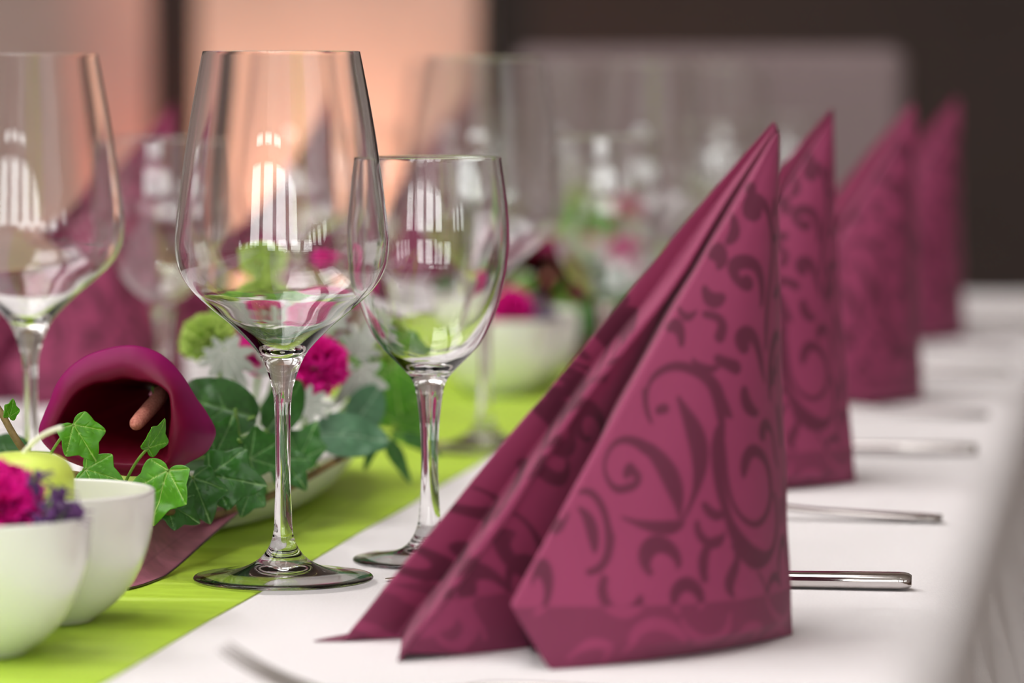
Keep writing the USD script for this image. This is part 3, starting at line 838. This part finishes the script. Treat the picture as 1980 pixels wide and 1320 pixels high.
def boat():
    n, prof = 120, [(0, .0005), (.45, .0002), (.52, 0), (.58, .0012), (.72, .007), (.86, .0165), (.95, .0245), (1.0, .030), (1.005, .0312), (.985, .0316), (.965, .030), (.91, .0245), (.8, .0165), (.62, .009), (.4, .006), (0, .0055)]
    p = np.vstack([prof[:3], spline(prof[2:8], 24), prof[8:10], spline(prof[10:], 24)])
    a = np.arange(n) * 2 * np.pi / n
    sx, sy = .060, .20
    r, z = p[:, :1], p[:, 1:]
    lift = .010 * (np.sin(a) ** 4) * np.clip(r, 0, 1) ** 2 * (z > .004)
    v = np.stack([r * np.cos(a) * sx, r * np.sin(a) * sy * (1 + .05 * np.sin(a) ** 2), np.repeat(z, n, 1) + lift], -1).reshape(-1, 3)
    m = trimesh.Trimesh(v, grid_faces(len(p), n, True), process=False)
    if m.volume < 0:
        m.invert()
    return m


bd = V(-.466, 1.975, RTOP)
dish = thing('boat_dish', 'long white boat-shaped dish under the front flower arrangement', 'dish', bd, 0, 'white boat dishes on the runner')
part(dish, 'body', boat(), PORCELAIN, True)
keep(dish, 'long white boat-shaped dish under the flowers halfway down the table')
part_oasis = rbox(-.026, .026, -.10, .10, .0098, .030, .008)
fo = single('floral_foam', 'green floral foam block inside the front boat dish', 'floral foam', part_oasis, plain('foam_green', (52, 84, 44), .95), bd)

# ------------------------------------------------------------------ candle in the second bowl
cb = at(bowlB) + V(0, 0, .0046)
cp = PD(42, 880, 1.60)
cl = thing('candle', 'lime green candle with white wick standing in a white bowl', 'candle', (cp[0] + .0005, cp[1], cb[2]))
Rc, Hc = .0212, cp[2] - cb[2]
part(cl, 'wax_body', lathe(np.vstack([[(0, 0), (Rc - .002, 0), (Rc, .002)], spline([(Rc, Hc - .012), (Rc - .0008, Hc - .006), (Rc - .0045, Hc - .0015), (Rc - .010, Hc + .0005), (.004, Hc + .0012), (0, Hc + .0012)], 24)]), 64), WAX, True)
wk = [PD(40, 884, 1.60), PD(52, 868, 1.598), PD(70, 850, 1.595), PD(92, 836, 1.59), PD(120, 826, 1.585)]
stem(cl, wk, .0011, COTTON, 'wick')
keep(cl, 'lime green candle in a white bowl halfway down the table')

# ------------------------------------------------------------------ ruffled flowers
def petal(size, spread, cup, seed):
    r = np.linspace(0.02, 1, 9)
    a = np.linspace(-1, 1, 15)
    A, Rr = np.meshgrid(a, r)
    rs = np.random.default_rng(seed)
    ph = rs.uniform(0, 6.28, 3)
    edge = 1 - .10 * abs(np.sin(A * 9 + ph[0])) * (Rr > .9) - .12 * A ** 2
    th = A * spread * (.35 + .65 * Rr)
    x, y = Rr * edge * np.sin(th), Rr * edge * np.cos(th)
    z = cup * Rr ** 2 + .10 * Rr ** 1.5 * np.sin(A * 6.5 + ph[1]) + .05 * Rr ** 2 * np.sin(A * 13 + ph[2])
    v = np.stack([x, y, z], -1).reshape(-1, 3) * size
    f = grid_faces(9, 15)
    v2, f2 = shell(v, f, vnormals(v, f), .00035)
    return v2, f2, np.r_[Rr.ravel(), Rr.ravel()]


def ruffled(name, label, cat, m, top, axis, R, base, far, seed, group, n=30):
    """A carnation: whorls of ruffled petals on a calyx, the stalk running down to base."""
    axis = np.asarray(axis, float) / np.linalg.norm(axis)
    t = thing(name, label, cat, base, 0, group)
    e1 = np.cross(axis, V(.3, .5, .8)); e1 /= np.linalg.norm(e1)
    e2 = np.cross(axis, e1)
    heart = np.asarray(top) - axis * R * .55 - at(t)
    rs = np.random.default_rng(seed)
    for k in range(n):
        q = (k + .5) / n
        el = math.radians(84 - 92 * q + rs.uniform(-7, 7))
        az = k * 2.39996
        out = e1 * math.cos(az) + e2 * math.sin(az)
        yd = out * math.cos(el) + axis * math.sin(el)
        zd = axis * math.cos(el) - out * math.sin(el)
        xd = np.cross(yd, zd)
        v, f, fl = petal(R * (.92 + .14 * rs.random()), .62, .18 * (q - .3), seed * 100 + k)
        part(t, 'petal', (v @ np.stack([xd, yd, zd]) + heart + yd * .0004 * k / n, f), m, True, attrs={'flare': fl})
    part(t, 'calyx', tube([heart - axis * R * .75, heart - axis * R * .45, heart - axis * R * .05, heart + axis * R * .12], [.0022, .0042, .0046, .003], 12, 12), GREENSTEM, True)
    c0 = heart - axis * R * .7
    b0 = np.zeros(3)
    stemmesh = tube([c0, c0 - axis * .006, (c0 - axis * .012) * .5 + b0 * .5, b0], .0015, 8, 16)
    part(t, 'stem', stemmesh, GREENSTEM, True)
    return keep(t, far)


CG, LGG = 'magenta carnations of the centrepieces', 'lime blossoms of the centrepieces'
inA = at(bowlA)
ruffled('carnation', 'magenta carnation filling the white bowl at the left edge', 'flower', MAGENTA, PD(2, 962, 1.487), V(.25, -.75, .5), .0205, inA + V(-.004, .0, .006), 'magenta carnation in the white bowl halfway down the table', 3, CG)
ruffled('carnation', 'magenta carnation right behind the stem of the large front glass', 'flower', MAGENTA, PD(625, 690, 2.0), V(.5, -.6, .45), .0185, bd + V(.020, .02, .029), 'magenta carnation in the boat dish halfway down the table', 5, CG)
ruffled('carnation', 'magenta carnation half hidden left behind the bowl of the large front glass', 'flower', MAGENTA, PD(495, 668, 2.04), V(-.3, -.6, .6), .0150, bd + V(-.012, .035, .029), 'second magenta carnation in the boat dish halfway down the table', 6, CG)
ruffled('carnation', 'pink carnation standing tall behind the bowl of the large front glass', 'flower', MAGENTA, PD(640, 545, 2.13), V(.2, -.5, .8), .0195, bd + V(.012, .11, .029), 'tall magenta carnation halfway down the table', 8, CG)
ruffled('lime_blossom', 'pale lime blossom left behind the large front glass bowl', 'flower', LIMEPETAL, PD(392, 640, 2.03), V(-.2, -.7, .6), .0165, bd + V(-.024, .0, .029), 'pale lime blossom halfway down the table', 11, LGG, 22)
ruffled('lime_blossom', 'lime blossom seen through the bowl of the large front glass', 'flower', LIMEPETAL, PD(500, 520, 2.12), V(0, -.5, .8), .018, bd + V(-.012, .09, .029), 'taller lime blossom halfway down the table', 12, LGG, 22)
ruffled('lime_blossom', 'lime blossom seen through the small front glass', 'flower', LIMEPETAL, PD(742, 690, 2.13), V(.5, -.5, .6), .017, bd + V(.026, .12, .029), 'right lime blossom halfway down the table', 13, LGG, 22)


def lavender(label, far, tips, base):
    t = thing('lavender_sprig', label, 'flower', base, 0, 'purple lavender sprigs in the bowls')
    for k, tp in enumerate(tips):
        stem(t, [V(*at(t)), (at(t) + tp) / 2 + V(.002, 0, .004), tp], .0007, GREENSTEM)
        rs = np.random.default_rng(k + 40)
        ax = tp - at(t); ax /= np.linalg.norm(ax)
        ms = []
        for j in range(26):
            q = rs.random()
            s = trimesh.creation.icosphere(1, .0013 * rs.uniform(.6, 1.3))
            s.apply_scale([1, 1, 1.5])
            o = rs.normal(size=3); o -= (o @ ax) * ax; o /= np.linalg.norm(o)
            s.apply_translation(tp - ax * q * .02 + o * .0032 * (1 - abs(q - .5)) - at(t))
            ms.append(s)
            w = tube([tp - ax * q * .02 - at(t), tp - ax * q * .02 + o * .0075 + ax * .002 - at(t)], [.0005, .0002], 4)
            ms.append(w)
        part(t, 'florets', trimesh.util.concatenate(ms), LAVENDER, True, kind='stuff')
    return keep(t, far)


lavender('purple lavender sprigs leaning over the rim of the left foreground bowl', 'purple lavender sprigs in the white bowl halfway down the table',
         [PD(70, 908, 1.487), PD(118, 938, 1.488), PD(140, 966, 1.49), PD(100, 965, 1.482), PD(152, 985, 1.497)], inA + V(.004, .002, .0062))

# ------------------------------------------------------------------ calla lily
def calla():
    dC, K = 1.765, 1.765 / FPX
    C = V(240, 800)
    rim = [(77, 838), (86, 800), (97, 773), (108, 742), (123, 720), (160, 690), (207, 673), (260, 669), (300, 681), (337, 711), (360, 741), (376, 768), (398, 800), (414, 842), (401, 870), (367, 892), (331, 911), (300, 915), (257, 918), (207, 908), (150, 895), (104, 872)]
    mouth = [(108, 838), (118, 806), (132, 780), (150, 757), (176, 742), (215, 735), (260, 733), (296, 738), (320, 749), (333, 762), (338, 790), (338, 827), (334, 860), (328, 890), (318, 899), (292, 897), (266, 895), (230, 894), (200, 892), (165, 880), (135, 868), (116, 855)]
    N = 140
    th = np.linspace(-np.pi, np.pi, N, endpoint=False)

    def polar(pts):
        p = np.array(pts, float) - C
        a, r = np.arctan2(-p[:, 1], p[:, 0]), np.hypot(p[:, 0], p[:, 1])
        o = np.argsort(a)
        a, r = a[o], r[o]
        return PchipInterpolator(np.r_[a[-3:] - 2 * np.pi, a, a[:3] + 2 * np.pi], np.r_[r[-3:], r, r[:3]])(th)
    rm, rr = polar(mouth), polar(rim)
    u = np.stack([np.cos(th), np.sin(th)], 1)
    Mx, Rx = u * rm[:, None] * K, u * rr[:, None] * K
    T = V((286 - 240) * K, (800 - 757) * K)
    c, s = np.cos(th), np.sin(th)
    zM = .004 - .006 * np.clip(s, 0, 1) + .010 * np.clip(-s, 0, 1) + .004 * np.clip(c, 0, 1) + .009 * np.clip(c, 0, 1) ** 3
    width = np.linalg.norm(Rx - Mx, axis=1)
    zR = zM - .55 * width - .016 * np.clip(c, 0, 1) ** 2
    rows, fl = [], []
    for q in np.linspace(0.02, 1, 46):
        if q < .62:
            w = q / .62
            xy = T + (Mx - T) * (w ** .62)
            z = -.058 + (zM + .058) * w ** 1.25
        else:
            w = (q - .62) / .38
            xy = Mx + (Rx - Mx) * w
            z = zM + (zR - zM) * w ** 1.7 + .16 * width * np.sin(np.pi * w)
        rows.append(np.stack([xy[:, 0], xy[:, 1], np.broadcast_to(z, (N,))], 1))
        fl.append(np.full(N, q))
    v, fl = np.vstack(rows), np.concatenate(fl)
    f = grid_faces(46, N, True)
    F = np.stack([RIGHT, UP, -FWD], 1)
    org = bd + V(-.03, -.10, .030)
    t = thing('calla_lily', 'dark burgundy calla lily with pink spadix facing the camera at the left', 'flower', org)
    w = v @ F.T + PD(C[0], C[1], dC) - org
    n = vnormals(w, f)
    v2, f2 = shell(w, f, n, .0008)
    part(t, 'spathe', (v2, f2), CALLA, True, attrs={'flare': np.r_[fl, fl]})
    G = lambda px, py, z: PD(C[0], C[1], dC) + F @ V((px - 240) * K, (800 - py) * K, z) - org
    part(t, 'spadix', tube([G(286 + (258 - 286) * 0, 757, -.052)] + [G(300 + (261 - 300) * q, 765 + (824 - 765) * q, -.034 + .040 * q) for q in (0, .25, .5, .75, .9, .95, .985, 1)], [.0024, .0034, .0036, .0036, .0035, .0033, .0026, .0017, .0003], 18), SPADIX, True)
    part(t, 'stem', tube([G(286, 757, -.050), G(285, 757, -.064), G(290, 800, -.085), V(0, 0, 0)], [.0030, .0036, .0034, .0032], 12, 30), GREENSTEM, True)
    return keep(t, 'dark burgundy calla lily halfway down the table')


calla()

# ------------------------------------------------------------------ plum leaf lying from the dish down to the runner
def plum():
    right = [(243, 1153, 1.698), (262, 1146, 1.704), (330, 1106, 1.748), (398, 1046, 1.80), (440, 1010, 1.835), (466, 985, 1.862)]
    left = [(241, 1152, 1.698), (200, 1132, 1.690), (232, 1060, 1.722), (285, 1016, 1.775), (360, 988, 1.825), (462, 981, 1.864)]
    a, b = spline([PD(*p) for p in right], 60), spline([PD(*p) for p in left], 60)
    u = np.linspace(0, 1, 26)[None, :, None]
    g = a[:, None] * (1 - u) + b[:, None] * u
    g[..., 2] -= .0045 * np.sin(np.pi * u[..., 0]) * np.sin(np.pi * np.linspace(0, 1, 60))[:, None]
    g[..., 2] = np.maximum(g[..., 2], RTOP + .0004)
    edge = np.maximum(np.clip(1 - u[0, :, 0] / .07, 0, 1), np.clip((u[0, :, 0] - .93) / .07, 0, 1))[None] * np.ones((60, 1))
    rib = .55 * np.clip(1 - abs(u[0, :, 0] - .55) / .02, 0, 1)[None] * np.ones((60, 1))
    v, f = g.reshape(-1, 3), grid_faces(60, 26)
    org = V(*PD(243, 1153, 1.698)[:2], RTOP)
    v2, f2 = shell(v - org, f, vnormals(v, f), .0008)
    e = np.maximum(edge, rib).ravel()
    return keep(single('plum_leaf', 'broad mauve leaf with dark edge lying on the runner behind the bowls', 'leaf', (v2, f2), PLUMLEAF, org, True, attrs={'vein': np.r_[e, e]}), 'broad mauve leaf on the runner halfway down the table')


plum()

# ------------------------------------------------------------------ ivy, broad leaves, silver leaves
px2m = lambda p, d: p * d / FPX
o = bd + V(-.045, -.17, .040)
t = thing('ivy_vine', 'bright green ivy vine with veined leaves in front of the calla lily', 'ivy', o)
run = [PD(-30, 760, 1.74), PD(5, 803, 1.735), PD(40, 862, 1.73), PD(85, 902, 1.735), PD(160, 920, 1.745), PD(240, 938, 1.75), PD(300, 975, 1.76), PD(340, 985, 1.78)]
stem(t, run, [.0014, .0018, .0019, .0016], VINE, 'vine', 10, 70)
for (px, py, d, sz, ang, tx, ty, anc, sd, at_) in [(156, 842, 1.715, 56, 148, -10, 12, .40, 1, 3), (190, 914, 1.725, 52, 105, -25, -10, .45, 2, 4),
                                                   (314, 940, 1.72, 74, 193, -18, -14, .40, 3, 6), (302, 846, 1.735, 44, 28, 25, 52, .5, 4, 5), (22, 792, 1.735, 24, 15, 10, 45, .5, 5, 1),
                                                   (78, 935, 1.735, 40, 250, -15, 0, .5, 6, 3)]:
    b, lf = put_leaf(t, px, py, d, px2m(sz * 1.15, d), ang, tx, ty, seed=sd, anchor=anc, wave=.06, fold=.12)
    stem(t, [b, (b + run[at_]) / 2 + V(0, 0, .002), run[at_]], .0007, GREENSTEM, 'stalk', 6, 12, lf)
keep(t, 'ivy vine around the flowers halfway down the table')

o = bd + V(.035, -.16, .036)
t = thing('ivy_vine', 'darker ivy vine trailing along the rim of the boat dish behind the large glass stem', 'ivy', o)
run = [PD(330, 1000, 1.80), PD(385, 1000, 1.82), PD(440, 990, 1.85), PD(500, 968, 1.88), PD(560, 942, 1.91), PD(620, 908, 1.95), PD(670, 880, 1.98), PD(712, 858, 2.02)]
stem(t, run, [.0015, .002, .002, .0016], VINE, 'vine', 10, 70)
for (px, py, d, sz, ang, tx, ty, sd, at_) in [(442, 924, 1.80, 74, 98, -20, -14, 7, 2), (430, 852, 1.84, 56, 30, 0, 25, 8, 2), (508, 872, 1.86, 58, 60, -15, 20, 9, 3), (560, 905, 1.88, 50, 140, -30, 0, 10, 4),
                                              (590, 862, 1.93, 52, 20, -5, -20, 12, 5), (480, 958, 1.825, 44, 200, -30, 10, 13, 3), (385, 952, 1.79, 62, 160, -20, 10, 14, 1), (345, 985, 1.775, 48, 120, -20, 10, 15, 1)]:
    b, lf = put_leaf(t, px, py, d, px2m(sz * 1.2, d), ang, tx, ty, m=DARKIVY, seed=sd, wave=.06, fold=.12)
    stem(t, [b, (b + run[at_]) / 2 + V(0, 0, .002), run[at_]], .0007, GREENSTEM, 'stalk', 6, 12, lf)
for pts in ([PD(500, 968, 1.88), PD(470, 880, 1.87), PD(455, 790, 1.86)], [PD(520, 960, 1.89), PD(480, 880, 1.86), PD(462, 850, 1.84)]):
    stem(t, pts, .0009, GREENSTEM, 'tendril', 6, 20)
keep(t, 'darker ivy vine on the boat dish halfway down the table')


def sprig(name, label, far, cat, m, leaves, base, outline, group=None, **k):
    t = thing(name, label, cat, base, 0, group)
    for i, (px, py, d, sz, ang, tx, ty) in enumerate(leaves):
        b, lf = put_leaf(t, px, py, d, px2m(sz, d), ang, tx, ty, outline=outline, m=m, seed=i + 20, **k)
        stem(t, [b, (b + base) / 2 + V(0, 0, .003), base], [.0007, .001], GREENSTEM, 'stalk', 6, 14, lf)
    return keep(t, far)


sprig('broad_leaf', 'dark green broad leaves curving behind the calla lily', 'dark green broad leaves halfway down the table', 'leaf', BROADLEAF,
      [(440, 790, 1.88, 130, 285, -10, -15), (400, 850, 1.96, 90, 330, -10, 25), (540, 800, 1.93, 90, 40, -10, 20), (20, 870, 1.86, 80, 280, -30, 0)], bd + V(-.01, -.12, .029), OVAL_OUT, bend=.5, fold=.1, wide=.8, wave=.09)
sprig('blue_green_leaf', 'blue green leaves lying right of the large glass stem', 'blue green leaves halfway down the table', 'leaf', TEAL,
      [(650, 838, 1.97, 95, 88, -35, 0), (590, 870, 1.94, 70, 255, -30, 0), (700, 800, 2.02, 70, 40, -10, 20)], bd + V(.024, .0, .029), OVAL_OUT, bend=.3, fold=.06)
sprig('silver_ragwort', 'silver grey lobed leaves around the magenta carnation behind the front glasses', 'silver grey lobed leaves halfway down the table', 'leaf', SILVER,
      [(452, 705, 1.96, 80, 150, -10, 10), (608, 782, 1.97, 62, 85, -20, 0), (690, 750, 2.03, 92, 185, -10, 10), (545, 690, 2.02, 80, 20, -10, 0), (700, 660, 2.06, 70, 25, 0, 15), (640, 610, 2.08, 60, 340, 0, -15), (420, 690, 2.0, 60, 250, -10, 0)],
      bd + V(.008, .01, .029), MAPLE_OUT, bend=.5, fold=.05, side_veins=False)
sprig('spear_foliage', 'dark pointed leaves drooping at the right end of the front arrangement', 'dark pointed leaves halfway down the table', 'leaf', DARKIVY,
      [(762, 872, 2.05, 62, 150, -20, 0), (800, 850, 2.10, 55, 115, -20, 0), (725, 850, 2.03, 55, 200, -20, 10)], bd + V(.032, .05, .029), SPEAR_OUT, bend=.5, fold=.1)
sprig('green_foliage', 'fresh green leaves at the right end of the front arrangement behind the small glass', 'fresh green leaves halfway down the table', 'leaf', IVY,
      [(765, 740, 2.12, 75, 170, -10, 10), (725, 790, 2.08, 60, 120, -10, 0), (800, 790, 2.16, 62, 150, -20, 10), (680, 690, 2.12, 60, 340, 0, 0), (790, 830, 2.13, 50, 100, -20, 0), (560, 600, 2.1, 70, 10, 0, 0), (450, 590, 2.1, 60, 340, 0, 10)],
      bd + V(.026, .08, .029), IVY_OUT, bend=.4)

# ------------------------------------------------------------------ the same centrepiece again, farther down the table
OFF = PD(968, 770, 2.75) - PD(-40, 0, 1.51)
OFF[2] = 0
for src, lab in flora:
    copy(src, at(src) + OFF, lab)
